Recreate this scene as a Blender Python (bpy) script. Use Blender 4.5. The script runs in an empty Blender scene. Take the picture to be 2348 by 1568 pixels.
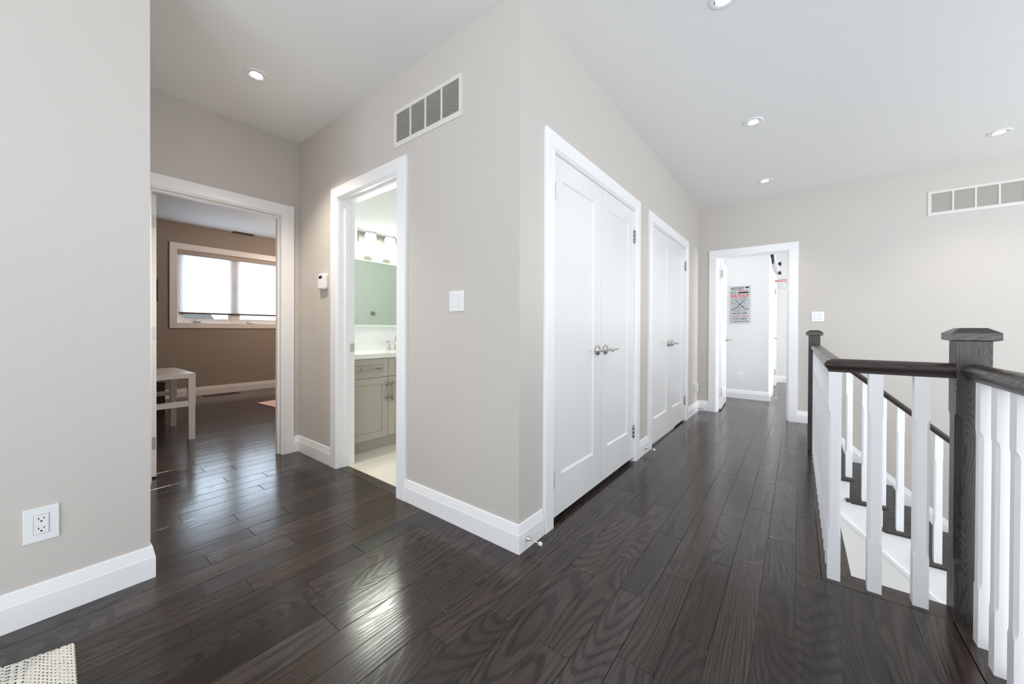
import bpy, bmesh, math, random
from mathutils import Vector, Matrix
rnd = random.Random(7)
S = bpy.context.scene
COL = S.collection
R = math.radians

# ------------------------------------------------------------------ camera
YAW, PIT, ROLL, F, HC = R(37.75), R(-.305), R(.25), 845.4, 1.08
fwd = Vector((-math.sin(YAW)*math.cos(PIT), math.cos(YAW)*math.cos(PIT), math.sin(PIT)))
r0 = Vector((math.cos(YAW), math.sin(YAW), 0)); u0 = r0.cross(fwd)
rt = r0*math.cos(ROLL)+u0*math.sin(ROLL); up = u0*math.cos(ROLL)-r0*math.sin(ROLL)
cd = bpy.data.cameras.new('camera'); cam = bpy.data.objects.new('camera', cd); COL.objects.link(cam)
m = Matrix((rt, up, -fwd)).transposed().to_4x4(); m.translation = (0, 0, HC)
cam.matrix_world = m
cd.sensor_width = 36; cd.lens = F/2348*36; cd.clip_start = .02; cd.clip_end = 200
cd.shift_y = -(784-760.5)/2348
S.camera = cam

# ------------------------------------------------------------------ world, daylight, exposure
W = bpy.data.worlds.new('world'); S.world = W; W.use_nodes = True
bg = W.node_tree.nodes['Background']; bg.inputs[0].default_value = (.86, .93, 1, 1); bg.inputs[1].default_value = 2.1
S.view_settings.view_transform = 'Standard'; S.view_settings.look = 'None'
S.view_settings.gamma = 1; S.view_settings.use_curve_mapping = False
S.view_settings.exposure = 0.0
S.cycles.use_denoising = True
S.cycles.max_bounces = 10; S.cycles.diffuse_bounces = 7; S.cycles.glossy_bounces = 5
S.cycles.caustics_reflective = False; S.cycles.caustics_refractive = False
S.cycles.sample_clamp_indirect = 6

def area(name, loc, direction, sx, sy, power, col=(1, 1, 1)):
    d = bpy.data.lights.new(name, 'AREA'); d.shape = 'RECTANGLE'; d.size = sx; d.size_y = sy; d.energy = power; d.color = col
    o = bpy.data.objects.new(name, d); COL.objects.link(o); o.location = loc
    o.rotation_euler = Vector(direction).to_track_quat('-Z', 'Y').to_euler(); return o
# daylight entering through window openings; all but the bedroom's are unseen and assumed (each lamp sits outside its window)
area('daylight_far_room', (2.95, 6.75, 1.5), (-1, 0, -.02), 1.5, 1.6, 135, (.99, .99, 1))
area('daylight_hall_window', (4.35, 3.1, 1.2), (-1, 0, .5), 3.6, 2.0, 90, (.90, .95, 1))
area('daylight_rear_window', (.6, -3.4, 1.15), (0, 1, .6), 4.6, 2.0, 112, (.86, .93, 1))

area('stairwell_fill_lamp', (2.6, -3.4, -.9), (0, 1, .2), 2.4, 1.8, 90, (.96, .98, 1))  # added lamp to brighten the stairwell; its foyer window is unseen
area('daylight_bedroom', (-7.95, 2.1, 1.72), (1, 0, .1), 1.5, 1.2, 36, (.72, .83, 1))

# ------------------------------------------------------------------ materials
def mat(name, col, rough=.5, metal=0, spec=.5, **k):
    M = bpy.data.materials.new(name); M.use_nodes = True
    b = M.node_tree.nodes['Principled BSDF']
    b.inputs['Base Color'].default_value = (*col, 1); b.inputs['Roughness'].default_value = rough
    b.inputs['Metallic'].default_value = metal; b.inputs['Specular IOR Level'].default_value = spec
    for a, v in k.items(): b.inputs[a].default_value = v
    return M
def nt(M): return M.node_tree.nodes, M.node_tree.links, M.node_tree.nodes['Principled BSDF']
def bump_noise(M, scale, strength, dist=.002, detail=2, sc3=None):
    N, L, b = nt(M)
    tc = N.new('ShaderNodeTexCoord'); no = N.new('ShaderNodeTexNoise'); bp = N.new('ShaderNodeBump')
    no.inputs['Scale'].default_value = scale; no.inputs['Detail'].default_value = detail
    bp.inputs['Strength'].default_value = strength; bp.inputs['Distance'].default_value = dist
    if sc3:
        mp = N.new('ShaderNodeMapping'); mp.inputs['Scale'].default_value = sc3
        L.new(tc.outputs['Object'], mp.inputs[0]); L.new(mp.outputs[0], no.inputs['Vector'])
    else: L.new(tc.outputs['Object'], no.inputs['Vector'])
    L.new(no.outputs['Fac'], bp.inputs['Height']); L.new(bp.outputs[0], b.inputs['Normal'])
    return M
M = {}
M['wall'] = bump_noise(mat('greige wall paint', (.60, .566, .532), .55), 260, .25, .001)
M['ceiling'] = bump_noise(mat('ceiling paint', (.86, .86, .855), .8), 220, .3, .001)
M['bedwall'] = bump_noise(mat('darkened greige bedroom paint', (.33, .295, .262), .6), 260, .25, .001)  # same greige as the hall, darkened and browned for the dim warm bedroom
M['whitewall'] = bump_noise(mat('white wall paint', (.78, .79, .79), .6), 260, .2, .001)
M['bathwall'] = bump_noise(mat('pale green white paint', (.77, .795, .78), .5), 260, .2, .001)
M['stairwall'] = bump_noise(mat('pale lower wall paint', (.78, .77, .75), .55), 260, .2, .001)
M['trim'] = mat('white trim paint', (.905, .91, .925), .33)
M['door'] = bump_noise(mat('white door lacquer', (.83, .837, .845), .2), 40, .05, .001, 2, (1, 6, .4))
M['plastic'] = mat('white plastic', (.85, .855, .86), .3)
M['grille'] = mat('cream vent enamel', (.74, .72, .685), .4)
M['duct'] = mat('dark duct', (.045, .035, .028), .9)
M['duct2'] = mat('pale duct backing', (.36, .33, .30), .9)  # paler backing sheet behind the far wall grille
M['black'] = mat('black', (.012, .012, .013), .5)
M['nickel'] = mat('brushed nickel', (.62, .59, .55), .24, 1)
M['nickel_dark'] = mat('aged nickel', (.40, .37, .34), .32, 1)
M['chrome'] = mat('chrome', (.8, .8, .8), .08, 1)
M['rubber'] = mat('white rubber', (.85, .84, .82), .5)
M['baluster'] = mat('white baluster paint', (.92, .93, .95), .38)
M['quartz'] = bump_noise(mat('white quartz', (.86, .865, .85), .12), 30, .02)
M['vanity'] = bump_noise(mat('taupe vanity lacquer', (.46, .425, .37), .42), 60, .06, .001, 3, (1, 1, .05))
M['mirror'] = mat('mirror glass', (.68, .78, .70), .01, 1)
M['table'] = mat('white table lacquer', (.74, .70, .66), .22)
M['screen'] = mat('blue display', (.03, .04, .16), .1)
M['pink'] = bump_noise(mat('pink rug wool', (.72, .50, .44), .9), 300, .6, .004)
M['red'] = mat('red print', (.62, .03, .04), .5)
M['ink'] = mat('black print', (.02, .02, .022), .5)
M['blueink'] = mat('grey blue print', (.25, .36, .45), .5)
M['sign'] = mat('brushed silver sign', (.56, .58, .59), .5)
M['cloth_white'] = mat('white plush', (.52, .50, .55), .9)
M['stucco'] = mat('grey stucco', (.5, .5, .52), .9)
M['roofing'] = mat('grey shingles', (.25, .25, .27), .9)
M['grass'] = bump_noise(mat('lawn', (.10, .2, .04), .95), 30, .5)
def emis(name, col, st):
    X = mat(name, col, .4); b = X.node_tree.nodes['Principled BSDF']
    b.inputs['Emission Color'].default_value = (*col, 1); b.inputs['Emission Strength'].default_value = st; return X
M['lamp'] = emis('lit bulb', (1, .97, .92), 14)
M['shade'] = emis('lit opal glass', (1, .985, .95), 2.2)

def blind_mat():
    X = bpy.data.materials.new('sheer blind'); X.use_nodes = True; N = X.node_tree.nodes; L = X.node_tree.links
    N.clear(); o = N.new('ShaderNodeOutputMaterial'); t = N.new('ShaderNodeBsdfTranslucent'); d = N.new('ShaderNodeBsdfTransparent')
    t.inputs[0].default_value = (.95, .97, 1, 1); d.inputs[0].default_value = (1, 1, 1, 1)
    mx = N.new('ShaderNodeMixShader'); mx.inputs[0].default_value = .45
    L.new(d.outputs[0], mx.inputs[1]); L.new(t.outputs[0], mx.inputs[2]); L.new(mx.outputs[0], o.inputs[0]); return X
M['blind'] = blind_mat()
def glass_mat():
    X = bpy.data.materials.new('window glass'); X.use_nodes = True; N = X.node_tree.nodes; L = X.node_tree.links
    N.clear(); o = N.new('ShaderNodeOutputMaterial'); g = N.new('ShaderNodeBsdfGlossy'); d = N.new('ShaderNodeBsdfTransparent')
    g.inputs['Roughness'].default_value = .02; d.inputs[0].default_value = (.96, .98, .98, 1)
    mx = N.new('ShaderNodeMixShader'); mx.inputs[0].default_value = .06
    L.new(d.outputs[0], mx.inputs[1]); L.new(g.outputs[0], mx.inputs[2]); L.new(mx.outputs[0], o.inputs[0]); return X
M['glass'] = glass_mat()

def oak(name, axis, dark=(.006, .005, .0045), light=(.055, .040, .034), rough=.27, attr=False, k=1.0):
    """dark stained open-pore oak; grain runs along the given axis"""
    X = mat(name, light, rough, 0, .5); N, L, b = nt(X)
    tc = N.new('ShaderNodeTexCoord')
    def math_(op, a, c=None):
        n = N.new('ShaderNodeMath'); n.operation = op
        for i, q in enumerate((a, c)):
            if q is None: continue
            if isinstance(q, (int, float)): n.inputs[i].default_value = q
            else: L.new(q, n.inputs[i])
        return n.outputs[0]
    src = tc.outputs['Object']; pid = None
    if attr:
        at = N.new('ShaderNodeAttribute'); at.attribute_name = 'plank'; pid = at.outputs['Fac']
        cmb = N.new('ShaderNodeCombineXYZ'); L.new(math_('MULTIPLY', pid, 37.), cmb.inputs[0]); L.new(math_('MULTIPLY', pid, 91.), cmb.inputs[1]); L.new(math_('MULTIPLY', pid, 13.), cmb.inputs[2])
        va = N.new('ShaderNodeVectorMath'); va.operation = 'ADD'; L.new(src, va.inputs[0]); L.new(cmb.outputs[0], va.inputs[1]); src = va.outputs[0]
    def stretched(across, along, detail, scale=1):
        mp = N.new('ShaderNodeMapping'); s = [across]*3; s['xyz'.index(axis)] = along
        mp.inputs['Scale'].default_value = s; L.new(src, mp.inputs[0])
        no = N.new('ShaderNodeTexNoise'); no.inputs['Scale'].default_value = scale; no.inputs['Detail'].default_value = detail
        L.new(mp.outputs[0], no.inputs['Vector']); return no.outputs['Fac']
    pores = stretched(190*k, 5*k, 2)
    fine = stretched(95*k, 1.3*k, 2)
    streak = stretched(30*k, .8*k, 2)
    nn = math_('ADD', stretched(5.0*k, .62*k, .6), math_('MULTIPLY', pores, .010))
    rings = math_('SINE', math_('MULTIPLY', nn, 230.))      # contour lines of a long soft noise: cathedral grain
    def rng(q, a, c):
        r_ = N.new('ShaderNodeMapRange'); r_.interpolation_type = 'SMOOTHSTEP'; r_.inputs[1].default_value = a; r_.inputs[2].default_value = c; L.new(q, r_.inputs[0]); return r_.outputs[0]
    g = math_('ADD', math_('MULTIPLY', rng(rings, -.1, .85), .55), math_('ADD', math_('MULTIPLY', rng(fine, .45, .65), .28), math_('MULTIPLY', rng(pores, .45, .65), .22)))
    gm = N.new('ShaderNodeMix'); gm.data_type = 'RGBA'; gm.clamp_factor = True
    L.new(g, gm.inputs['Factor']); gm.inputs[6].default_value = (*light, 1); gm.inputs[7].default_value = (*dark, 1)
    hs = N.new('ShaderNodeHueSaturation'); L.new(gm.outputs[2], hs.inputs['Color'])
    if attr:
        v = math_('ADD', math_('MULTIPLY', math_('FRACT', math_('MULTIPLY', pid, 7.31)), .75), .55)
        L.new(math_('MULTIPLY', v, math_('ADD', math_('MULTIPLY', streak, .4), .8)), hs.inputs['Value'])
        L.new(math_('ADD', math_('MULTIPLY', math_('FRACT', math_('MULTIPLY', pid, 3.77)), .5), .7), hs.inputs['Saturation'])
        L.new(math_('ADD', math_('MULTIPLY', math_('FRACT', math_('MULTIPLY', pid, 5.13)), -.02), .505), hs.inputs['Hue'])
    else:
        L.new(math_('ADD', streak, .5), hs.inputs['Value'])
    L.new(hs.outputs[0], b.inputs['Base Color'])
    bp = N.new('ShaderNodeBump'); bp.inputs['Strength'].default_value = .10; bp.inputs['Distance'].default_value = .0012; bp.invert = True
    L.new(math_('ADD', g, math_('MULTIPLY', streak, 1.2)), bp.inputs['Height']); L.new(bp.outputs[0], b.inputs['Normal'])
    L.new(math_('ADD', math_('MULTIPLY', g, .10), rough-.03), b.inputs['Roughness'])
    return X
M['floor'] = oak('dark oak planks', 'y', attr=True, rough=.18)
M['border'] = oak('dark oak landing border', 'y', light=(.06, .043, .034), dark=(.02, .015, .012), rough=.3)
M['border_x'] = oak('dark oak landing border crosswise', 'x', light=(.06, .043, .034), dark=(.02, .015, .012), rough=.3)
M['woodz'] = oak('dark oak upright grain', 'z', light=(.055, .046, .042), dark=(.007, .006, .0055), rough=.38, k=3.2)
M['woody'] = oak('dark oak rail', 'y', light=(.05, .037, .031), dark=(.010, .008, .007), rough=.28, k=2.0)
M['woodx'] = oak('dark oak cross rail', 'x', light=(.05, .037, .031), dark=(.010, .008, .007), rough=.28, k=2.0)
M['tread'] = oak('dark stair oak', 'y', light=(.048, .045, .043), dark=(.036, .034, .032), rough=.42)

def tile_mat():
    X = mat('cream floor tile', (.80, .79, .70), .16); N, L, b = nt(X)
    tc = N.new('ShaderNodeTexCoord'); br = N.new('ShaderNodeTexBrick'); br.offset = .5
    mp = N.new('ShaderNodeMapping'); mp.inputs['Rotation'].default_value = (0, 0, R(90)); L.new(tc.outputs['Object'], mp.inputs[0]); L.new(mp.outputs[0], br.inputs[0])
    br.inputs['Color1'].default_value = (.80, .79, .70, 1); br.inputs['Color2'].default_value = (.76, .75, .66, 1); br.inputs['Mortar'].default_value = (.55, .54, .47, 1)
    br.inputs['Scale'].default_value = 1; br.inputs['Brick Width'].default_value = .6; br.inputs['Row Height'].default_value = .3; br.inputs['Mortar Size'].default_value = .002
    L.new(br.outputs['Color'], b.inputs['Base Color']); return X
M['tile'] = tile_mat()

# ------------------------------------------------------------------ mesh helpers
class MB:
    def __init__(s): s.v = []; s.f = []; s.sm = []
    def add(s, vs, fs, smooth=False):
        o = len(s.v); s.v += [tuple(p) for p in vs]; s.f += [tuple(i+o for i in f) for f in fs]; s.sm += [smooth]*len(fs); return s
    def box(s, x0, x1, y0, y1, z0, z1, c=0):
        if x0 > x1: x0, x1 = x1, x0
        if y0 > y1: y0, y1 = y1, y0
        if z0 > z1: z0, z1 = z1, z0
        if c <= 0:
            v = [(x, y, z) for z in (z0, z1) for y in (y0, y1) for x in (x0, x1)]
            return s.add(v, [(0, 2, 3, 1), (4, 5, 7, 6), (0, 1, 5, 4), (2, 6, 7, 3), (0, 4, 6, 2), (1, 3, 7, 5)])
        b = bmesh.new(); bmesh.ops.create_cube(b, size=1)
        for w in b.verts: w.co = Vector(((x0+x1)/2+w.co.x*(x1-x0), (y0+y1)/2+w.co.y*(y1-y0), (z0+z1)/2+w.co.z*(z1-z0)))
        bmesh.ops.bevel(b, geom=b.edges[:], offset=c, segments=2, affect='EDGES', profile=.6)
        b.verts.index_update(); s.add([w.co[:] for w in b.verts], [[w.index for w in f.verts] for f in b.faces]); b.free(); return s
    def rings(s, rings, cap=True, smooth=False, closed=True):
        n = len(rings[0]); vs = [p for r in rings for p in r]; fs = []
        for i in range(len(rings)-1):
            for j in range(n if closed else n-1):
                k = (j+1) % n; fs.append((i*n+j, i*n+k, (i+1)*n+k, (i+1)*n+j))
        o = len(s.v); s.add(vs, fs, smooth)
        if cap: s.add([], [], False); s.f += [tuple(o+j for j in reversed(range(n))), tuple(o+(len(rings)-1)*n+j for j in range(n))]; s.sm += [False, False]
        return s
    def lathe(s, p0, axis, prof, n=24, smooth=True, cap=True):
        """prof: list of (distance along axis, radius)"""
        a = Vector(axis).normalized(); t = Vector((0, 0, 1)) if abs(a.z) < .9 else Vector((1, 0, 0))
        u = a.cross(t).normalized(); w = a.cross(u); p0 = Vector(p0)
        rs = [[(p0+a*d+(u*math.cos(2*math.pi*i/n)+w*math.sin(2*math.pi*i/n))*r)[:] for i in range(n)] for d, r in prof]
        return s.rings(rs, cap, smooth)
    def tube(s, pts, r, n=12, flat=1.0):
        pts = [Vector(p) for p in pts]; rs = []
        rr = r if isinstance(r, (list, tuple)) else [r]*len(pts)
        for i, p in enumerate(pts):
            d = (pts[min(i+1, len(pts)-1)]-pts[max(i-1, 0)]).normalized(); t = Vector((0, 0, 1)) if abs(d.z) < .9 else Vector((1, 0, 0))
            u = d.cross(t).normalized(); w = d.cross(u)
            rs.append([(p+(u*math.cos(2*math.pi*k/n)*flat+w*math.sin(2*math.pi*k/n))*rr[i])[:] for k in range(n)])
        return s.rings(rs, True, True)
    def build(s, name, m, parent=None, kind=None, label=None, cat=None, group=None):
        me = bpy.data.meshes.new(name); me.from_pydata(s.v, [], s.f)
        me.polygons.foreach_set('use_smooth', s.sm); me.materials.append(m); me.update()
        b = bmesh.new(); b.from_mesh(me); bmesh.ops.recalc_face_normals(b, faces=b.faces); b.to_mesh(me); b.free()
        o = bpy.data.objects.new(name, me); COL.objects.link(o)
        if parent: o.parent = parent
        tag(o, label, cat, group, kind); return o
def tag(o, label=None, cat=None, group=None, kind=None):
    if label: o['label'] = label
    if cat: o['category'] = cat
    if group: o['group'] = group
    if kind: o['kind'] = kind
def thing(name, loc, label, cat, group=None, kind=None, rz=0):
    o = bpy.data.objects.new(name, None); COL.objects.link(o); o.location = loc; o.rotation_euler.z = rz; o.empty_display_size = .05
    tag(o, label, cat, group, kind); return o
def kids(o): return [c for c in bpy.data.objects if c.parent == o]
def copy_tree(o, parent=None):
    c = o.copy(); COL.objects.link(c); c.parent = parent
    for ch in kids(o): copy_tree(ch, c)
    return c

A, B, C, D, ZC = 1.0625, 1.431, 5.529, 3.497, 2.7194
XL = -2.213
ST = 'structure'

# ------------------------------------------------------------------ shell
# floor slab
MB().box(-8, .19, -3.2, 9.8, -.32, -.012).box(.19, .575, -3.2, 2.2, -.32, -.012).box(.19, 3, 5.63, 9.8, -.32, -.012).build('floor', mat('subfloor', (.05, .04, .035), .9), kind=ST)
MB().box(.0, 4.3, -3.2, 5.6, -3.0, -2.9).build('floor', M['tread'], kind=ST)
MB().box(-3.6, -1.8, 1.507, 3.6, -.012, .004).build('floor', M['tile'], kind=ST)
# plank floor: every board is geometry with eased edges
fixed = {-31: [.78], -30: [.94], -29: [.55], -28: [.83], -27: [1.04], -25: [.94], -24: [.5], -22: [.7], -21: [.91], -20: [.7], -19: [.49], -18: [.18, .8], -17: [.42, 1.05], -16: [.55], -15: [.34, .97], -14: [1.29], -13: [.66], -11: [.3, 1.28], -10: [.96], -9: [.86, 1.6], -8: [1.07, 1.71], -7: [.5, 1.5, 2.15], -6: [1.07, 1.71, 2.36, 3.15, 3.94], -5: [1.5, 2.04, 2.9, 3.63, 4.27, 4.89, 5.47], -4: [1.18, 1.72, 2.6, 3.2, 3.94, 5.47], -3: [1.39, 1.94, 2.47, 3.4, 4.36], -2: [1.1, 2.04, 2.67, 3.6, 4.58, 5.23], -1: [1.62, 2.36, 3.3, 4.26], 0: [1.25, 1.98, 2.72, 3.6, 4.52, 5.19]}
def planks():
    b = MB(); ids = []; PW = .1175
    def regions(k):
        xc = .003+PW*(k+.5); out = []
        if xc < -3.50: return [(-1.2, 4.2)]
        if xc < -2.30: return [(.28, 1.44)]
        if xc < -1.22: return [(-3.2, 1.44)]
        if xc < .02: return [(-3.2, 9.7)]
        if k == 0: return [(-3.2, 9.7)]
        if k <= 3: return [(-3.2, 2.092), (5.64, 9.7)]
        return [(5.64, 9.7)]
    for k in range(-66, 24):
        x0 = .003+PW*k; x1 = x0+PW
        for y0, y1 in regions(k):
            if y0 < 2 and y1 > .3: fx = [e for e in fixed.get(k, []) if y0+.1 < e < y1-.1]
            else: fx = []
            ends = [y0]
            for t in fx+[y1]:
                while t-ends[-1] > 1.25:
                    st = rnd.uniform(.42, 1.05)
                    if t-(ends[-1]+st) < .35: st = (t-ends[-1])/2
                    ends.append(ends[-1]+st)
                if t-ends[-1] > .2 or t == y1: ends.append(t)
            for a, c in zip(ends, ends[1:]):
                segs = [(a, c, x0, x1)]
                if k == 0 and a < 5.6: # narrow board beside the landing border, full width before the well
                    segs = [(a, min(c, 2.092), x0, x1)] if a < 2.092 else []
                    if c > 2.092: segs.append((max(a, 2.092), c, x0, .0905))
                if k == 3: segs = [(a, c, x0, min(x1, .4655))]
                pid = rnd.random()
                for (ya, yb, xa, xb) in segs:
                    if yb-ya < .01: continue
                    e = .0016; g = .0003; z = 0; dz = rnd.uniform(-.0004, .0002)
                    xa2, xb2, ya2, yb2 = xa+g, xb-g, ya+g, yb-g
                    tx, ty = rnd.uniform(-.0004, .0004), 0
                    v = [(xa2, ya2, -.008), (xb2, ya2, -.008), (xb2, yb2, -.008), (xa2, yb2, -.008),
                         (xa2, ya2, -.0012), (xb2, ya2, -.0012), (xb2, yb2, -.0012), (xa2, yb2, -.0012),
                         (xa2+e, ya2+e, dz+tx), (xb2-e, ya2+e, dz-tx), (xb2-e, yb2-e, dz-tx), (xa2+e, yb2-e, dz+tx)]
                    fs = [(8, 9, 10, 11)]+[(i, (i+1) % 4, (i+1) % 4+4, i+4) for i in range(4)]+[(i+4, (i+1) % 4+4, (i+1) % 4+8, i+8) for i in range(4)]
                    b.add(v, fs); ids += [pid]*len(fs)
    o = b.build('floor', M['floor'], kind=ST)
    at = o.data.attributes.new('plank', 'FLOAT', 'FACE'); at.data.foreach_set('value', ids)
planks()
MB().box(-2.80, -2.03, 1.4315, 1.5065, -.01, .002, .001).build('trim_1', M['border_x'], kind=ST)
# landing border along the stairwell
z = .0005
def prism(mb, poly, z0, z1):
    n = len(poly); return mb.rings([[(x, y, z0) for x, y in poly], [(x, y, z1) for x, y in poly]])
prism(MB(), [(.0915, 5.5), (.0915, 2.093), (.195, 2.203), (.195, 5.5)], -.03, z).build('trim_2', M['border'], kind=ST)
prism(MB(), [(.093, 2.092), (.4665, 2.092), (.578, 2.202), (.196, 2.202)], -.03, z).build('trim_3', M['border_x'], kind=ST)
prism(MB(), [(.468, 2.0905), (.579, 2.200), (.579, -3.2), (.468, -3.2)], -.03, z).build('trim_4', M['border'], kind=ST)
# well fascia and lower walls
MB().box(.10, .188, 2.10, 4.29, -2.9, -.03).box(.189, .57, 2.10, 2.198, -2.9, -.03).box(.49, .57, -3.2, 2.10, -2.9, -.03).build('wall_well', M['stairwall'], kind=ST)

# ceiling
MB().box(-8, 4.3, -3.2, 9.8, ZC, ZC+.12).build('ceiling', M['ceiling'], kind=ST)

def wall_open(mb, axis, p0, p1, lo, hi, ops, z0=0, z1=ZC):
    """wall between planes p0,p1 of axis, running lo..hi on the other axis, openings (a,b,zb,zt)"""
    def bx(a, b, za, zb):
        if b-a < 1e-4 or zb-za < 1e-4: return
        if axis == 'x': mb.box(p0, p1, a, b, za, zb)
        else: mb.box(a, b, p0, p1, za, zb)
    cur = lo
    for a, b, zb, zt in sorted(ops):
        bx(cur, a, z0, z1); bx(a, b, zt, z1); bx(a, b, z0, zb); cur = b
    bx(cur, hi, z0, z1); return mb
wall_open(MB(), 'x', -3.49, XL, -3.2, .303, []).build('wall_left', M['wall'], kind=ST)
wall_open(MB(), 'x', -3.5572, -D, .30, B, [(.462, 1.306, 0, 2.065)]).build('wall_bedroom', M['wall'], kind=ST)
wall_open(MB(), 'x', -3.617, -3.5574, -1.2, 4.2, [(.462, 1.306, 0, 2.065)]).build('wall_bedroom_inner', M['bedwall'], kind=ST)
wall_open(MB(), 'y', B, 1.5, -3.4968, -A, [(-2.82, -2.025, 0, 2.095)]).build('wall_bath', M['wall'], kind=ST)
wall_open(MB(), 'y', 1.5002, 1.551, -3.50, -1.1825, [(-2.82, -2.025, 0, 2.095)]).build('wall_bath_inner', M['bathwall'], kind=ST)
wall_open(MB(), 'x', -1.1825, -A, 1.5002, C-.0002, [(1.722, 3.034, 0, 2.075), (3.440, 4.776, 0, 2.075)]).build('wall_closet', M['wall'], kind=ST)
wall_open(MB(), 'y', C, 5.589, -1.1825, 4.2, [(-.862, -.074, 0, 2.062)], z0=0).box(.19, 4.2, C, 5.589, -2.9, 0).build('wall_far', M['wall'], kind=ST)
wall_open(MB(), 'y', 5.5892, 5.649, -1.1825, 2.8, [(-.862, -.074, 0, 2.062)]).build('wall_far_inner', M['whitewall'], kind=ST)
# stairwell / open area: right and rear walls with unseen, assumed windows
wall_open(MB(), 'x', 4.1, 4.22, -3.2, C, [(-2.6, -.6, .25, 2.45), (1.2, 5.0, .25, 2.45)], z0=-2.9).build('wall_right', M['wall'], kind=ST)
wall_open(MB(), 'y', -3.2, -3.08, XL, 4.1, [(-1.7, 1.0, .2, 2.45), (1.3, 3.9, -2.0, 2.45)], z0=-2.9).build('wall_rear', M['wall'], kind=ST)
def plain_window(name, axis, p, a, b, z0, z1):
    mb = MB(); t = .05
    for (u0, u1, w0, w1) in [(a, a+t, z0, z1), (b-t, b, z0, z1), (a, b, z0, z0+t), (a, b, z1-t, z1), ((a+b)/2-.03, (a+b)/2+.03, z0, z1)]:
        if axis == 'x': mb.box(p-.03, p+.03, u0, u1, w0, w1)
        else: mb.box(u0, u1, p-.03, p+.03, w0, w1)
    w = mb.build(name, M['trim'], kind=ST)
plain_window('window_2', 'x', 4.16, -2.6, -.6, .25, 2.45); plain_window('window_3', 'x', 4.16, 1.2, 5.0, .25, 2.45)
plain_window('window_4', 'y', -3.14, -1.7, 1.0, .2, 2.45); plain_window('window_5', 'y', -3.14, 1.3, 3.9, -2.0, 2.45)  # tall rear window is unseen, carried down to light the stairwell
# bathroom
wall_open(MB(), 'x', -3.5, -3.46, 1.551, 3.6, []).build('wall_vanity', M['bathwall'], kind=ST)
wall_open(MB(), 'x', -1.85, -1.80, 1.551, C, []).build('wall_bath_right', M['bathwall'], kind=ST)
wall_open(MB(), 'y', 3.6, 3.7, -3.5, -1.85, []).build('wall_bath_back', M['bathwall'], kind=ST)
# bedroom
wall_open(MB(), 'x', -7.76, -7.639, -1.2, 4.2, [(1.335, 2.86, 1.155, 2.325)]).build('wall_bedroom_window', M['bedwall'], kind=ST)
wall_open(MB(), 'y', -1.3, -1.2, -7.76, -3.5, []).build('wall_bedroom_left', M['bedwall'], kind=ST)
wall_open(MB(), 'y', 4.2, 4.3, -7.76, -3.5, []).build('wall_bedroom_right', M['bedwall'], kind=ST)
# far room
wall_open(MB(), 'x', -1.18, -.96, 5.65, 6.891, []).build('wall_far_room_left', M['whitewall'], kind=ST)
MB().box(-1.18, -.347, 6.891, 7.0, 0, ZC).build('wall_far_room_poster', M['whitewall'], kind=ST)
wall_open(MB(), 'x', -.46, -.347, 7.0, 9.6, [(7.98, 8.96, 0, 2.05)]).box(-.60, -.47, 7.0, 9.6, 0, ZC).build('wall_far_room_closet', M['whitewall'], kind=ST)
wall_open(MB(), 'y', 9.6, 9.7, -.6, 2.8, []).build('wall_far_room_back', M['whitewall'], kind=ST)
wall_open(MB(), 'x', 2.68, 2.8, 5.65, 9.6, [(5.95, 7.55, .6, 2.3)]).build('wall_far_room_right', M['whitewall'], kind=ST)
plain_window('window_6', 'x', 2.74, 5.95, 7.55, .6, 2.3)

# ------------------------------------------------------------------ baseboards (flat face, sloped cap) swept along plan polylines
BP = [(0, 0), (.015, 0), (.015, .088), (.0135, .092), (.0065, .1335), (.004, .136), (0, .136)]
def sweep_plan(path, side, prof, name, m, z=0, miter0=None, **k):
    """path: plan points, side=+1 profile to the left of travel"""
    n = len(path); P = [Vector((p[0], p[1])) for p in path]; rings = []
    for i in range(n):
        ds = []
        if i > 0: ds.append((P[i]-P[i-1]).normalized())
        if i < n-1: ds.append((P[i+1]-P[i]).normalized())
        ns = [Vector((-d.y, d.x))*side for d in ds]
        nn = ns[0] if len(ns) == 1 else (ns[0]+ns[1])/(1+ns[0].dot(ns[1]))
        rings.append([(P[i].x+nn.x*w, P[i].y+nn.y*w, z+h) for w, h in prof])
    return MB().rings(rings).build(name, m, **k)
T = M['trim']
sweep_plan([(XL, -3.0), (XL, .303), (-D, .303)], -1, BP, 'baseboard_left', T, kind=ST)
sweep_plan([(-D, 1.377), (-D, B), (-2.892, B)], -1, BP, 'baseboard_recess', T, kind=ST)
sweep_plan([(-1.955, B), (-A, B), (-A, 1.638)], -1, BP, 'baseboard_corner', T, kind=ST)
sweep_plan([(-A, 3.118), (-A, 3.356)], -1, BP, 'baseboard_closet', T, kind=ST)
sweep_plan([(-A, 4.860), (-A, C), (-.938, C)], -1, BP, 'baseboard_hall_end', T, kind=ST)
sweep_plan([(.002, C), (.20, C)], -1, BP, 'baseboard_far', T, kind=ST)
sweep_plan([(-7.639, -1.2), (-7.639, 4.2)], -1, BP, 'baseboard_bedroom', T, kind=ST)
sweep_plan([(-.96, 6.891), (-.347, 6.891), (-.347, 7.88)], -1, BP, 'baseboard_far_room', T, kind=ST)
sweep_plan([(-.347, 9.04), (-.347, 9.6), (2.68, 9.6)], -1, BP, 'baseboard_far_room_back', T, kind=ST)

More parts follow.
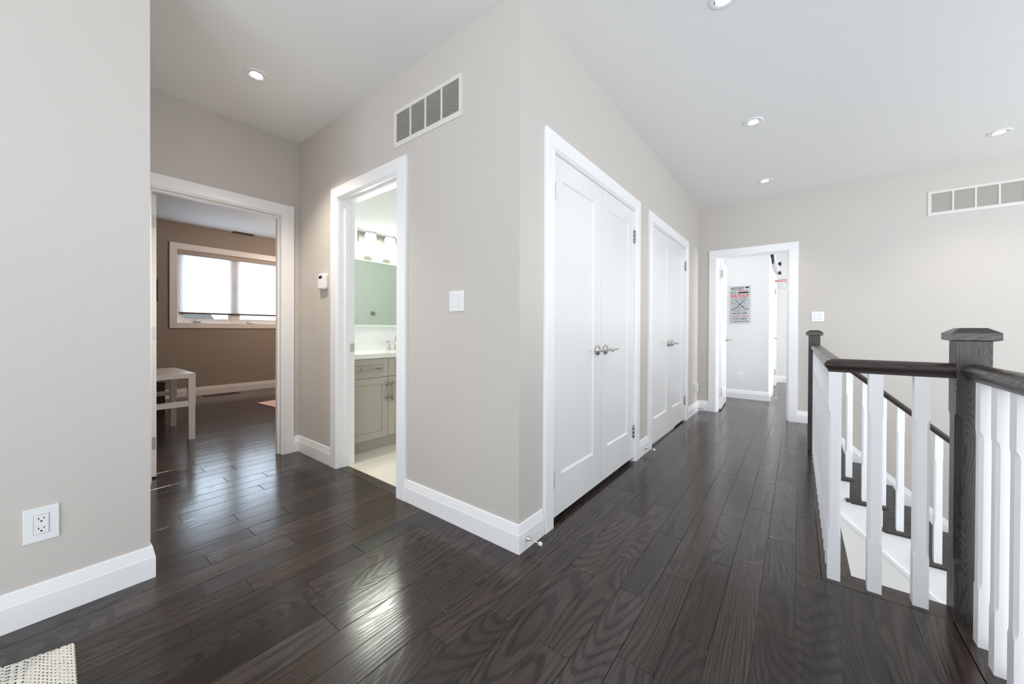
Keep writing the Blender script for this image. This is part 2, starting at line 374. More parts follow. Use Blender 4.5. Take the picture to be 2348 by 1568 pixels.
# ------------------------------------------------------------------ door casings and jambs
trim_n = [4]
def casing(axis, plane, out, a, b, zt, depth, w=.093, jamb=.019, stop=True, both=True):
    """opening a..b (clear) on wall face 'plane'; out=+1/-1 direction the face looks; depth = wall thickness behind it"""
    trim_n[0] += 1; mb = MB()
    def bx(u0, u1, q0, q1, z0, z1, c=0):
        if axis == 'x': mb.box(q0, q1, u0, u1, z0, z1, c)
        else: mb.box(u0, u1, q0, q1, z0, z1, c)
    prof = [(0, 0), (0, .0095), (.007, .0105), (.010, .018), (w-.003, .018), (w, .0155), (w, 0)]
    for pl, o in [(plane, out)]+([(plane-out*depth, -out)] if both else []):
        g_ = .004; rings = []
        for (pu, pz, du, dz) in [(a-g_, 0, -1, 0), (a-g_, zt+g_, -1, 1), (b+g_, zt+g_, 1, 1), (b+g_, 0, 1, 0)]:
            ring = []
            for of, th in prof:
                U, Z, Q = pu+du*of, pz+dz*of, pl+o*th
                ring.append((Q, U, Z) if axis == 'x' else (U, Q, Z))
            rings.append(ring)
        mb.rings(rings)
    q0, q1 = plane-out*depth, plane
    bx(a-jamb, a, q0, q1, 0, zt+jamb); bx(b, b+jamb, q0, q1, 0, zt+jamb); bx(a, b, q0, q1, zt, zt+jamb)
    if stop:
        c0, c1 = plane-out*(depth-.072), plane-out*(depth-.037)
        bx(a, a+.011, c0, c1, 0, zt-.011); bx(b-.011, b, c0, c1, 0, zt-.011); bx(a, b, c0, c1, zt-.011, zt)
    mb.build('trim_%d' % trim_n[0], T, kind=ST)
casing('x', -D, 1, .481, 1.287, 2.046, .12)
casing('y', B, -1, -2.801, -2.044, 2.076, .12)
casing('x', -A, 1, 1.741, 3.015, 2.056, .12, stop=False, both=False)
casing('x', -A, 1, 3.459, 4.757, 2.056, .12, stop=False, both=False)
casing('y', C, -1, -.843, -.093, 2.043, .12)
casing('x', -.347, 1, 7.999, 8.941, 2.031, .10, stop=False, both=False, w=.09)

# ------------------------------------------------------------------ doors
def leaf_mesh(w, h, t, panel, rec=.009, bev=.012):
    """slab in local coords: y 0..w, z 0..h, front face at x=0, back at x=-t; one recessed panel on each face with a sloped bead"""
    mb = MB(); a, b, c, d = panel
    for s, x in ((0, 0.), (1, -t)):
        i = -1 if s == 0 else 1; xr = x+i*rec
        o = [(x, 0, 0), (x, w, 0), (x, w, h), (x, 0, h)]
        p = [(x, a, c), (x, b, c), (x, b, d), (x, a, d)]
        q = [(xr, a+bev*.5, c+bev), (xr, b-bev*.5, c+bev), (xr, b-bev*.5, d-bev), (xr, a+bev*.5, d-bev)]
        fs = [(j, (j+1) % 4, (j+1) % 4+4, j+4) for j in range(4)]+[(j+4, (j+1) % 4+4, (j+1) % 4+8, j+8) for j in range(4)]+[(8, 9, 10, 11)]
        mb.add(o+p+q, fs)
    mb.add([(0, 0, 0), (0, w, 0), (0, w, h), (0, 0, h), (-t, 0, 0), (-t, w, 0), (-t, w, h), (-t, 0, h)], [(0, 1, 5, 4), (1, 2, 6, 5), (2, 3, 7, 6), (3, 0, 4, 7)])
    return mb
def lever_parts(parent, y, z, sgn, x=0, out=1, ln=.105):
    """rose, neck and lever; out=+1: sticks out towards +x of the local frame"""
    h = MB().lathe((x, y, z), (out, 0, 0), [(0, .031), (.004, .033), (.009, .033), (.012, .030), (.0125, .014), (.016, .0125), (.045, .010), (.050, .0125), (.062, .0125), (.064, .010)]).build('door_handle', M['nickel'], parent)
    xx = x+out*.056
    MB().tube([(xx, y+sgn*.002, z), (xx, y+sgn*.02, z), (xx, y+sgn*.06, z), (xx, y+sgn*.072, z+.0008), (xx, y+sgn*ln, z+.004)], [.0088, .0068, .0068, .0058, .0042]).build('lever', M['nickel'], h)
def hinge(parent, x, y, z, m='nickel_dark'):
    MB().lathe((x, y, z-.045), (0, 0, 1), [(-.010, .001), (-.007, .004), (-.002, .003), (0, .0065), (.028, .0065), (.0285, .0055), (.0295, .0065), (.060, .0065), (.0605, .0055), (.0615, .0065), (.09, .0065), (.092, .003), (.097, .004), (.100, .001)], 12).box(x-.004, x-.001, y-.014, y+.014, z-.045, z+.045).build('hinge', M[m], parent)
def closet(n0, y0, ym, y1, zb, zt, names):
    w1, w2 = ym-.0015-y0, y1-ym-.0015; h = zt-zb
    for i, (ya, w) in enumerate(((y0, w1), (ym+.0015, w2))):
        d = leaf_mesh(w, h, .035, (.104, w-.112, .222, h-.122) if i == 0 else (.112, w-.122, .222, h-.122)).build('door_%d' % (n0+i), M['door'], kind=ST, label=names[i], cat='door')
        d.location = (-A-.004, ya, zb)
        lever_parts(d, w-.062 if i == 0 else .062, .945-zb, -1 if i == 0 else 1)
        for hz in (1.848, .248): hinge(d, .006, .003 if i == 0 else w-.003, hz-zb)
closet(1, 1.744, 2.378, 3.012, .033, 2.053, ['white left leaf of the nearer hall closet', 'white right leaf of the nearer hall closet'])
closet(3, 3.462, 4.108, 4.754, .022, 2.053, ['white left leaf of the farther hall closet', 'white right leaf of the farther hall closet'])
# bedroom door, swung fully open into the bedroom
d = MB().box(-.76, 0, 0, .035, 0, 2.028, .0015).build('door_5', M['door'], kind=ST); d.location = (-3.655, .4975, .012)
for hz in (1.835, 1.03, .24):
    MB().box(.0, .0015, .004, .031, hz-.045, hz+.045, .0007).lathe((.004, -.004, hz-.045), (0, 0, 1), [(0, .006), (.09, .006)], 10).build('hinge', M['nickel_dark'], d)
# far room door, swung open
d = leaf_mesh(.74, 2.02, .035, (.105, .74-.105, .22, 1.89)).build('door_6', M['door'], kind=ST); d.location = (-.812, 5.685, .018)
d.rotation_euler.z = R(3)
lever_parts(d, .68, .93, -1, ln=.10); hinge(d, .004, -.004, 1.83); hinge(d, .004, -.004, .235)
MB().box(-.033, -.002, -.0022, -.0005, 1.785, 1.875, .0005).box(-.033, -.002, -.0022, -.0005, .19, .28, .0005).build('hinge', M['nickel'], d)
# far room closet door
d = leaf_mesh(.936, 2.0, .035, (.11, .826, .22, 1.87)).build('door_7', M['door'], kind=ST); d.location = (-.352, 8.002, .028)
lever_parts(d, .07, .92, 1, ln=.10); hinge(d, .006, .936, 1.83); hinge(d, .006, .936, .24)
# strike plate on the bathroom jamb
MB().box(-2.8015, -2.7995, 1.525, 1.556, .90, .965, .0008).build('strike_plate', M['nickel'], label='small nickel strike plate on the bathroom door jamb', cat='strike plate')
bpy.data.objects['strike_plate'].data.materials.append(M['black'])

# ------------------------------------------------------------------ bedroom window
w = MB()
x = -7.639
for (a, b_, z0, z1) in [(1.256, 1.346, 1.084, 2.41), (2.85, 2.94, 1.084, 2.41), (1.346, 2.85, 1.084, 1.166), (1.346, 2.85, 2.315, 2.41)]: w.box(x, x+.02, a, b_, z0, z1, .002)
w.box(-7.76, x, 1.346-.011, 1.346, 1.155, 2.325).box(-7.76, x, 2.85, 2.861, 1.155, 2.325).box(-7.76, x, 1.346, 2.85, 1.155, 1.166).box(-7.76, x, 1.346, 2.85, 2.315, 2.325)
win = w.build('window_1', T, kind=ST)
f = MB()
for (a, b_, z0, z1) in [(1.346, 1.408, 1.166, 2.315), (2.788, 2.85, 1.166, 2.315), (2.05, 2.145, 1.166, 2.315), (1.408, 2.05, 1.166, 1.20), (2.145, 2.788, 1.166, 1.20), (1.408, 2.05, 2.28, 2.315), (2.145, 2.788, 2.28, 2.315)]: f.box(-7.75, -7.69, a, b_, z0, z1)
f.build('window_frame', T, win)
for a, b_ in ((1.408, 2.05), (2.145, 2.788)):
    s = MB()
    for (c, e, z0, z1) in [(a, a+.035, 1.20, 2.28), (b_-.04, b_, 1.20, 2.28), (a+.035, b_-.04, 1.20, 1.237), (a+.035, b_-.04, 2.24, 2.28)]: s.box(-7.735, -7.70, c, e, z0, z1)
    s = s.build('sash', T, win)
    MB().box(-7.722, -7.718, a+.03, b_-.03, 1.23, 2.25).build('pane', M['glass'], s)
    MB().box(-7.69, -7.665, a+.14, a+.24, 1.175, 1.19, .004).tube([(-7.672, a+.22, 1.19), (-7.66, a+.20, 1.203), (-7.655, a+.15, 1.205)], .006).build('crank_handle', M['nickel'], win)
bl = thing('roller_blind', (-7.66, 2.098, 2.315), 'sheer white roller blind drawn almost down over the bedroom window', 'blind')
MB().box(-.022, .018, -.74, .74, -.078, -.002, .006).build('cassette', mat('taupe blind cassette', (.45, .41, .39), .5), bl)
MB().box(-.004, -.0032, -.72, .72, -1.0, -.07).build('blind_fabric', M['blind'], bl)
MB().box(-.010, .002, -.722, .722, -1.006, -.978, .003).build('bottom_bar', mat('dark taupe blind bar', (.13, .11, .11), .5), bl)
# what stands outside
h = thing('neighbour_house', (-30, 3.6, -3.2), 'pale grey house seen faintly through the bedroom blind', 'house')
MB().box(-4, 4, -3.0, 2.2, 0, 4.6).build('wall', M['stucco'], h)
MB().rings([[(-4.3, -3.4, 4.6), (-4.3, 2.6, 4.6), (-4.3, 1.6, 6.3), (-4.3, -2.4, 6.3)], [(4.3, -3.4, 4.6), (4.3, 2.6, 4.6), (4.3, 1.6, 6.3), (4.3, -2.4, 6.3)]]).build('roof', M['roofing'], h)
MB().box(-60, -8.2, -30, 40, -3.4, -3.2).build('lawn', M['grass'], label='green lawn glimpsed below the bedroom blind', cat='grass', kind='stuff')

# ------------------------------------------------------------------ recessed ceiling lights
def downlight(x, y, tilt, label, power=22):
    t = thing('recessed_light', (x, y, ZC), label, 'ceiling light', 'recessed ceiling lights')
    MB().lathe((0, 0, 0), (0, 0, -1), [(0, .066), (.003, .066), (.005, .062), (.0055, .045), (.003, .041), (-.012, .038)], 40, cap=False).build('trim_ring', M['plastic'], t)
    MB().lathe((0, 0, -.0015), (0, 0, 1), [(-.003, .0395), (-.001, .040), (.001, .033), (.002, .028)], 32, cap=False).build('gimbal', M['plastic'], t)
    for q in (-.0418, .0418): MB().box(q-.0013, q+.0013, -.006, .006, -.0065, -.003).build('gimbal_clip', M['black'], t)
    MB().lathe((0, 0, -.001), (0, 0, 1), [(0, .029), (.002, .028)], 24).build('bulb', M['lamp'], t)
    d = bpy.data.lights.new('downlight', 'SPOT'); d.energy = power; d.spot_size = R(104); d.spot_blend = .8; d.shadow_soft_size = .04; d.color = (1, .89, .76)
    o = bpy.data.objects.new('downlight', d); COL.objects.link(o); o.parent = t; o.location = (0, 0, -.03)
downlight(-2.775, .875, 0, 'round recessed ceiling light above the bedroom doorway recess', 100)
downlight(-.297, 2.078, 0, 'recessed ceiling light cut off by the top edge of the photo')
downlight(-.284, 3.446, 0, 'recessed ceiling light in the middle of the hall row')
downlight(-.290, 4.876, 0, 'recessed hall ceiling light nearest the far doorway')
downlight(1.300, 4.845, 0, 'recessed ceiling light over the stairs near the right edge')

cl = thing('added_warm_lamp', (-5.6, 3.3, ZC), 'unseen ceiling lamp added for the warm light in the bedroom', 'ceiling light')  # unseen lamp, put in as a source for the bedroom's warm tint
MB().lathe((0, 0, 0), (0, 0, -1), [(0, .12), (.02, .15), (.06, .15), (.09, .09), (.1, .02)], 32).build('glass_dome', M['shade'], cl)
d_ = bpy.data.lights.new('bedroom_warm_fill', 'POINT'); d_.energy = 85; d_.shadow_soft_size = .1; d_.color = (1, .74, .54)
o = bpy.data.objects.new('bedroom_warm_fill', d_); COL.objects.link(o); o.parent = cl; o.location = (0, 0, -.25)

# ------------------------------------------------------------------ return air grilles (built in x,z facing -y)
def grille(cx, y, z0, z1, L_, label, duct, pitch, lift):
    t = thing('return_air_grille', (cx, y, z0), label, 'vent')
    H = z1-z0; w = L_/2; fr = .027
    fb = MB(); fb.box(-w, w, -.006, 0, 0, fr+.004).box(-w, w, -.006, 0, H-fr+.004, H).box(-w, -w+.024, -.006, 0, fr+.004, H-fr+.004).box(w-.024, w, -.006, 0, fr+.004, H-fr+.004)
    iw = (2*w-.048)
    for k in range(1, 4): fb.box(-w+.024+iw*k/4-.0065, -w+.024+iw*k/4+.0065, -.005, 0, fr+.004, H-fr+.004)
    fb.build('frame', M['grille'], t)
    lb = MB(); n = int((H-2*fr)/pitch)
    for i in range(n):
        zz = fr+.008+(i+.35)*(H-2*fr-.004)/n
        lb.add([(-w+.022, -.0035, zz-.0006), (w-.022, -.0035, zz-.0006), (w-.022, -.0035, zz+.0009), (-w+.022, -.0035, zz+.0009),
                (-w+.022, -.0005, zz+lift), (w-.022, -.0005, zz+lift), (w-.022, -.0005, zz+lift+.0009), (-w+.022, -.0005, zz+lift+.0009)],
               [(0, 1, 2, 3), (7, 6, 5, 4), (0, 4, 5, 1), (3, 2, 6, 7), (0, 3, 7, 4), (1, 5, 6, 2)])
    lb.build('louvres', M['grille'], t)
    MB().box(-w+.02, w-.02, -.0004, .0002, fr-.004, H-fr+.008).build('duct_opening', duct, t)
    for sx in (-1, 1): MB().lathe((sx*(w-.012), -.006, H/2), (0, -1, 0), [(0, .004), (.0015, .003), (.002, .001)], 10).build('screw', M['plastic'], t)
grille(-1.768, B, 2.252, 2.487, .622, 'wide cream return air grille above the bathroom wall switch, dark slots', M['duct'], .0086, -.001)
grille(1.345, C, 2.246, 2.488, .622, 'pale return air grille high on the far wall over the stairs', M['duct2'], .0086, .0015)

# ------------------------------------------------------------------ switches, outlets
def plate_switch(x, y, z, label):
    t = thing('light_switch', (x, y, z), label, 'light switch')
    MB().box(-.057, .057, -.006, 0, -.057, .057, .002).build('cover_plate', M['plastic'], t)
    for sx in (-.023, .023):
        MB().add([(sx-.0165, -.0062, -.033), (sx+.0165, -.0062, -.033), (sx+.0165, -.0085, 0), (sx-.0165, -.0085, 0), (sx+.0165, -.0115, .033), (sx-.0165, -.0115, .033),
                  (sx-.0165, -.004, -.033), (sx+.0165, -.004, -.033), (sx+.0165, -.004, .033), (sx-.0165, -.004, .033)],
                 [(0, 1, 2, 3), (3, 2, 4, 5), (0, 6, 7, 1), (5, 4, 8, 9), (0, 3, 5, 9, 6), (1, 7, 8, 4, 2)]).build('rocker', M['plastic'], t)
        for qz in (-.034, .034): MB().box(sx-.0172, sx+.0172, -.0063, -.0058, qz-.0005, qz+.0005).build('rocker_gap', mat('grey seam', (.3, .3, .31), .6), t)
plate_switch(-1.494, B, 1.238, 'white double rocker switch on the wall left of the hall corner')
plate_switch(.184, C, 1.247, 'white double rocker switch on the far wall above the farther newel post')
def outlet(name, loc, rz, label, dec=True, w=.042, hh=.0625):
    t = thing(name, loc, label, 'power outlet', rz=rz)      # local: plate in x,z facing -y
    MB().box(-w, w, -.006, 0, -hh, hh, .002).build('cover_plate', M['plastic'], t)
    r = MB().box(-.0175, .0175, -.0085, -.004, -.0345, .0345, .0015).build('receptacle', M['plastic'], t)
    MB().box(-.0188, .0188, -.0062, -.0058, -.0358, .0358).build('seam', mat('seam', (.35, .34, .33), .6), t)
    s = MB()
    for zc in (.018, -.018):
        s.box(-.0075, -.0052, -.0088, -.008, zc+.000, zc+.008).box(.0052, .0075, -.0088, -.008, zc+.001, zc+.008)
        s.lathe((0, -.0088, zc-.006), (0, 1, 0), [(0, .003), (.0008, .003)], 12)
    s.build('slots', M['black'], r)
outlet('power_outlet', (XL, .0115, .354), R(90), 'white square-cornered outlet low on the left foreground wall')
outlet('power_outlet', (-.722, 6.891, .361), 0, 'white outlet on the far room wall below the hockey sign', w=.036, hh=.058)
t = thing('night_light', (-A, 5.255, .345), 'small white plug-in device low on the wall before the far doorway', 'plug-in')
MB().box(0, .006, -.036, .036, -.058, .058, .002).build('cover_plate', M['plastic'], t)
MB().box(.006, .045, -.028, .028, -.052, .050, .008).build('plug_body', M['plastic'], t)
# alarm keypad
t = thing('alarm_keypad', (-3.027, B, 1.395), 'white wall keypad with small blue screen beside the bathroom door', 'keypad')
mb = MB(); pr = []
def rr(w, h, r, y, z0, n=5):
    p = []
    for cx, cz, a0 in ((w-r, h-r, 0), (-w+r, h-r, 90), (-w+r, r, 180), (w-r, r, 270)):
        for i in range(n+1):
            a = R(a0+90*i/n); p.append((cx+r*math.cos(a), y, z0+cz+r*math.sin(a)))
    return p
mb.rings([rr(.058, .120, .018, 0, .004), rr(.063, .130, .02, -.006, 0), rr(.063, .130, .02, -.022, 0), rr(.059, .122, .018, -.028, .004), rr(.054, .112, .016, -.030, .009)], smooth=False).build('housing', M['plastic'], t)
MB().box(-.048, .022, -.034, -.029, .010, .082, .003).build('flip_cover', mat('cool white plastic', (.86, .87, .92), .25), t)
MB().box(-.036, .016, -.0312, -.029, .089, .112).build('screen', M['screen'], t)

# ------------------------------------------------------------------ door stoppers
def stopper(y, z, x, label, ang=0):
    t = thing('door_stopper', (x, y, z), label, 'door stop', 'wall door stops', rz=ang)
    MB().lathe((0, 0, 0), (1, 0, 0), [(0, .012), (.002, .0125), (.010, .0085), (.02, .0048), (.03, .0035), (.070, .0032)], 16).build('stem', M['nickel'], t)
    MB().lathe((.068, 0, 0), (1, 0, 0), [(0, .0065), (.002, .0085), (.013, .0095), (.017, .008), (.018, .004)], 16).build('bumper', M['rubber'], t)
stopper(1.483, .052, -A+.015, 'door stop on the baseboard at the near hall corner')
stopper(3.262, .052, -A+.015, 'door stop on the baseboard between the two closets')
stopper(5.450, .040, -A+.015, 'door stop on the baseboard before the far doorway')
stopper(6.99, .045, -.332, 'door stop just inside the far room past the sign wall')

# ------------------------------------------------------------------ railing
def baluster_mesh(h, z1, z2, w=.0435, c=.0085):
    mb = MB(); r = w/2
    def ring(z, ch):
        return [(r, -r+ch, z), (r, r-ch, z), (r-ch, r, z), (-r+ch, r, z), (-r, r-ch, z), (-r, -r+ch, z), (-r+ch, -r, z), (r-ch, -r, z)]
    e = .0004
    return mb.rings([ring(0, e), ring(z1, e), ring(z1+.006, c*.55), ring(z1+.016, c*.9), ring(z1+.03, c), ring(z2-.03, c), ring(z2-.016, c*.9), ring(z2-.006, c*.55), ring(z2, e), ring(h, e)])
def newel(parent, cx, cy, w, ch, zt, capw, z0=0, name='newel_post', z1=.215, z2=.775):
    mb = baluster_mesh(zt-z0, z1-z0, z2-z0, w, ch)
    o = mb.build(name, M['woodz'], parent); o.location = (cx, cy, z0)
    h = capw/2; t = capw*.27
    c = MB().rings([[(-w/2-.003, -w/2-.003, -.004), (w/2+.003, -w/2-.003, -.004), (w/2+.003, w/2+.003, -.004), (-w/2-.003, w/2+.003, -.004)],
                    [(-h, -h, 0), (h, -h, 0), (h, h, 0), (-h, h, 0)], [(-h, -h, .026), (h, -h, .026), (h, h, .026), (-h, h, .026)],
                    [(-h+.003, -h+.003, .028), (h-.003, -h+.003, .028), (h-.003, h-.003, .028), (-h+.003, h-.003, .028)],
                    [(-t, -t, .045), (t, -t, .045), (t, t, .045), (-t, t, .045)]]).build('post_cap', M['woodx'], o)
    c.location = (0, 0, zt-z0-.001)
g = thing('guard_railing', (.131, 2.14, 0), 'dark oak topped guard railing with white square balusters around the stairwell', 'railing')
G0 = Vector((.131, 2.14, 0))
NX, NY = .5125, 2.145
newel(g, NX-G0.x, NY-G0.y, .086, .016, 1.050, .121)
newel(g, .121-G0.x, 4.317-G0.y, .082, .014, 1.044, .119)
RP = [(-.023, .904), (-.0245, .914), (-.030, .922), (-.0365, .930), (-.0375, .937), (-.035, .944), (-.029, .951), (-.018, .957), (-.008, .960), (0, .9605)]
RP = RP+[(-a, b) for a, b in reversed(RP[:-1])]
def rail(path3, parent, name, m, base, start_n=None, end_n=None, vertical=False):
    """handrail swept along a 3-D path; start_n/end_n: plan normals of mitre planes"""
    P = [Vector(p) for p in path3]; d = (P[-1]-P[0]); dp = Vector((d.x, d.y)).normalized(); sl = d.z/Vector((d.x, d.y)).length
    nrm = Vector((-dp.y, dp.x)); rings = []
    for p, mn in ((P[0], start_n), (P[-1], end_n)):
        ring = []
        for w_, h_ in RP:
            q = Vector((p.x, p.y))+nrm*w_; sh = 0
            if mn is not None:
                n = Vector(mn).normalized(); sh = -(q-Vector((p.x, p.y))).dot(n)/dp.dot(n)
            q = q+dp*sh
            ring.append((q.x-base.x, q.y-base.y, p.z+h_+sl*sh-base.z))
        rings.append(ring)
    return MB().rings(rings, smooth=False).build(name, m, parent)
mit = (1, -1)
rail([(.131, 2.14, 0), (.131, 4.277, 0)], g, 'handrail', M['woody'], G0, start_n=(1, -1))
rail([(.131, 2.14, 0), (NX-.042, 2.14, 0)], g, 'handrail', M['woodx'], G0, start_n=(1, -1))
rail([(NX+.004, NY-.042, 0), (NX+.004, -1.2, 0)], g, 'handrail', M['woody'], G0)
bm_ = baluster_mesh(.906, .197, .738)
first = bm_.build('baluster', M['baluster'], g)
pos = [(.131, 2.14+.1285*k) for k in range(17)]+[(.258, 2.14), (.388, 2.14)]+[(.517, 1.995-.1315*k) for k in range(22)]
for i, (x_, y_) in enumerate(pos):
    o = first if i == 0 else first.copy()
    if i: COL.objects.link(o)
    o.parent = g; o.location = (x_-G0.x, y_-G0.y, .0005)

# ------------------------------------------------------------------ staircase
RISE, RUN, X1, YS = .181, .205, .395, 4.297
NT = 12
s = thing('staircase', (.19, 4.9, 0), 'staircase descending to the right with dark treads and white stringer', 'staircase')
S0 = Vector((.19, 4.9, 0))
def sb(mb, x0, x1, y0, y1, z0, z1, c=0): return mb.box(x0-S0.x, x1-S0.x, y0-S0.y, y1-S0.y, z0, z1, c)
for k in range(1, NT+1):
    xf = X1+RUN*(k-1); z_ = -RISE*k
    mb = MB(); sb(mb, max(xf-RUN-.055, .191), xf, YS-.032, C-.004, z_-.026, z_, .006); sb(mb, max(xf-RUN-.02, .192), xf-.022, YS-.018, C-.006, z_-.036, z_-.026)
    mb.build('tread', M['tread'], s)
    mb = MB(); sb(mb, max(.1905, xf-RUN-.045), max(.1955, xf-RUN-.028), YS+.0201, C-.006, z_, z_+RISE-.027); mb.build('riser', M['trim'], s)
# near stringer: white skirt stepping under the treads, with a moulding along its lower edge
def zlow(x): return -.500-.883*(x-.307)
poly = []; xe = X1+RUN*NT
top = [(.19, -.03)]
for k in range(1, NT+1):
    xr = X1+RUN*(k-1)-RUN-.03; z_ = -RISE*k-.036
    if k == 1: top = [(.19, z_)]
    else: top += [(xr, z_+RISE), (xr, z_)]
top += [(xe-.03, top[-1][1])]
mb = MB()
for (xa, za), (xb, zb) in zip(top, top[1:]):
    if xb-xa < 1e-5: continue
    r1 = [(xa-S0.x, y_-S0.y, q) for y_, q in ((YS, zlow(xa)), (YS, za), (YS+.02, za), (YS+.02, zlow(xa)))]
    r2 = [(xb-S0.x, y_-S0.y, q) for y_, q in ((YS, zlow(xb)), (YS, zb), (YS+.02, zb), (YS+.02, zlow(xb)))]
    mb.rings([r1, r2])
mb.build('stringer', M['trim'], s)
def slope_strip(mb, xa, xb, zf, prof):
    mb.rings([[(x_-S0.x, y_-S0.y, zf(x_)+dz) for y_, dz in prof] for x_ in (xa, xb)])
mb = MB(); slope_strip(mb, .19, xe, zlow, [(YS+.002, -.042), (YS-.004, -.040), (YS-.011, -.012), (YS-.012, -.003), (YS-.006, .004), (YS+.002, .006)]); mb.build('stringer_moulding', M['trim'], s)
def zsk(x): return -.094-.873*(x-.389)
mb = MB(); slope_strip(mb, .20, xe, zsk, [(C, -.42), (C-.015, -.42), (C-.015, -.055), (C-.013, -.05), (C-.006, -.004), (C-.003, 0), (C, 0)]); mb.build('wall_skirt', M['trim'], s)
# closed wall under the flight
MB().rings([[(x_, y_, z_) for x_, z_ in ((.19, -2.9), (xe, -2.9), (xe, zlow(xe)-.03), (.19, zlow(.19)-.03))] for y_ in (YS+.004, YS+.06)]).build('wall_under_stairs', M['stairwall'], kind=ST)
MB().box(.10, .189, YS+.07, C-.01, -2.9, -.03).build('wall_landing', M['trim'], kind=ST)
# stair railing
sr = thing('stair_railing', (.162, 4.317, 0), 'dark sloping stair handrail with white balusters descending beyond the guard railing', 'railing')
SB = Vector((.162, 4.317, 0)); SL = -.889
xe2 = 2.55
rail([(.162, 4.317, -.004), (xe2, 4.317, -.004+SL*(xe2-.162))], sr, 'handrail', M['woodx'], SB)
for i in range(22):
    xc = .359+.1035*i; k = max(1, math.ceil((xc+.02-X1)/RUN)+1)
    zb = -RISE*k; zt = .915+SL*(xc-.162)
    mb = baluster_mesh(zt-zb, .215 if i % 2 == 0 else .30, zt-zb-.20, .0435)
    # cut the head to the rake of the rail
    mb.v = [(a, b, c+SL*a) if c > zt-zb-.001 else (a, b, c) for a, b, c in mb.v]
    o = mb.build('baluster', M['baluster'], sr); o.location = (xc-SB.x, 0, zb)

# ------------------------------------------------------------------ bathroom fittings
v = thing('vanity_cabinet', (-2.96, 1.975, 0), 'taupe shaker vanity cabinet with bar handles seen through the bathroom doorway', 'cabinet')
VX, VY = -2.96, 1.975
def vb(mb, x0, x1, y0, y1, z0, z1, c=0): return mb.box(x0-VX, x1-VX, y0-VY, y1-VY, z0, z1, c)
mb = MB(); vb(mb, -3.455, -2.982, 1.556, 2.96, .105, .822); vb(mb, -3.455, -3.02, 1.556, 2.96, .005, .105); mb.build('carcass', M['vanity'], v)
def shaker(y0, y1, z0, z1, fr, name):
    mb = MB(); vb(mb, -2.98, -2.968, y0, y1, z0, z1)
    for (a, b_, c, d_) in [(y0, y0+fr, z0, z1), (y1-fr, y1, z0, z1), (y0+fr, y1-fr, z0, z0+fr), (y0+fr, y1-fr, z1-fr, z1)]: vb(mb, -2.968, VX, a, b_, c, d_, .0012)
    return mb.build(name, M['vanity'], v)
def bar(parent, p0, p1):
    p0, p1 = Vector(p0), Vector(p1); d_ = (p1-p0).normalized()
    mb = MB().tube([p0, p1], .0055)
    for q in (p0, p1): mb.lathe(q-d_*.007, d_, [(0, .004), (.001, .0075), (.013, .0075), (.014, .0055)], 14)
    for q in (p0+d_*.025, p1-d_*.025): mb.tube([q, q-Vector((.03, 0, 0))], .0045)
    mb.build('bar_handle', M['nickel_dark'], parent)
for (ya, yb, hy) in ((1.600, 1.973, 1.955), (1.977, 2.350, 2.0), (2.354, 2.727, 2.70)):
    dr = shaker(ya, yb, .652, .818, .052, 'drawer_front'); dd = shaker(ya, yb, .109, .648, .058, 'cabinet_door')
    yc = (ya+yb)/2-VY; bar(dr, (.03, yc-.092, .734), (.03, yc+.092, .732))
    bar(dd, (.03, hy-VY, .43), (.03, hy-VY, .60))
MB().box(-3.459, -2.94, 1.5515, 3.05, .8225, .862, .003).build('countertop', M['quartz'], label='white vanity countertop with eased front edge', cat='countertop')
m_ = thing('wall_mirror', (-3.46, 2.32, 1.12), 'large greenish wall mirror above the bathroom vanity', 'mirror')
MB().box(0, .006, -.72, .72, .0, .655).build('mirror_glass', M['mirror'], m_)
MB().box(0, .012, -.725, .725, .655, .70, .002).build('top_bevel', mat('olive reflection strip', (.60, .60, .50), .12, 1), m_)  # mirror bevel; the olive tone of its reflection is put into the colour
MB().box(0, .009, -.722, .722, -.008, .002, .001).box(0, .013, -.722, .722, .651, .657, .001).build('polished_edge', mat('polished glass edge', (.8, .9, .75), .15), m_)
# vanity light bar
vl = thing('vanity_light', (-3.46, 2.40, 2.0), 'brushed nickel vanity light bar with bright frosted glass shades above the mirror', 'wall light')
MB().box(0, .018, -.44, .50, -.055, .055, .003).build('back_plate', M['nickel_dark'], vl)
for yy in (2.025, 2.245, 2.465, 2.685):
    MB().tube([(.018, yy-2.4, .03), (.12, yy-2.4, .03)], .007).box(.112, .128, yy-2.4-.045, yy-2.4+.045, .028, .036).box(.112, .128, yy-2.4+.040, yy-2.4+.047, -.01, .045).build('arm', M['nickel_dark'], vl)
    MB().lathe((.12, yy-2.4, .022), (0, 0, -1), [(0, .040), (.006, .052), (.02, .054), (.125, .054), (.125, .050), (.02, .050)], 28, cap=False).build('glass_shade', M['shade'], vl)
    d_ = bpy.data.lights.new('vanity_bulb', 'POINT'); d_.energy = 8.5; d_.shadow_soft_size = .045; d_.color = (1, .985, .94)
    o = bpy.data.objects.new('vanity_bulb', d_); COL.objects.link(o); o.parent = vl; o.location = (.12, yy-2.4, -.16)
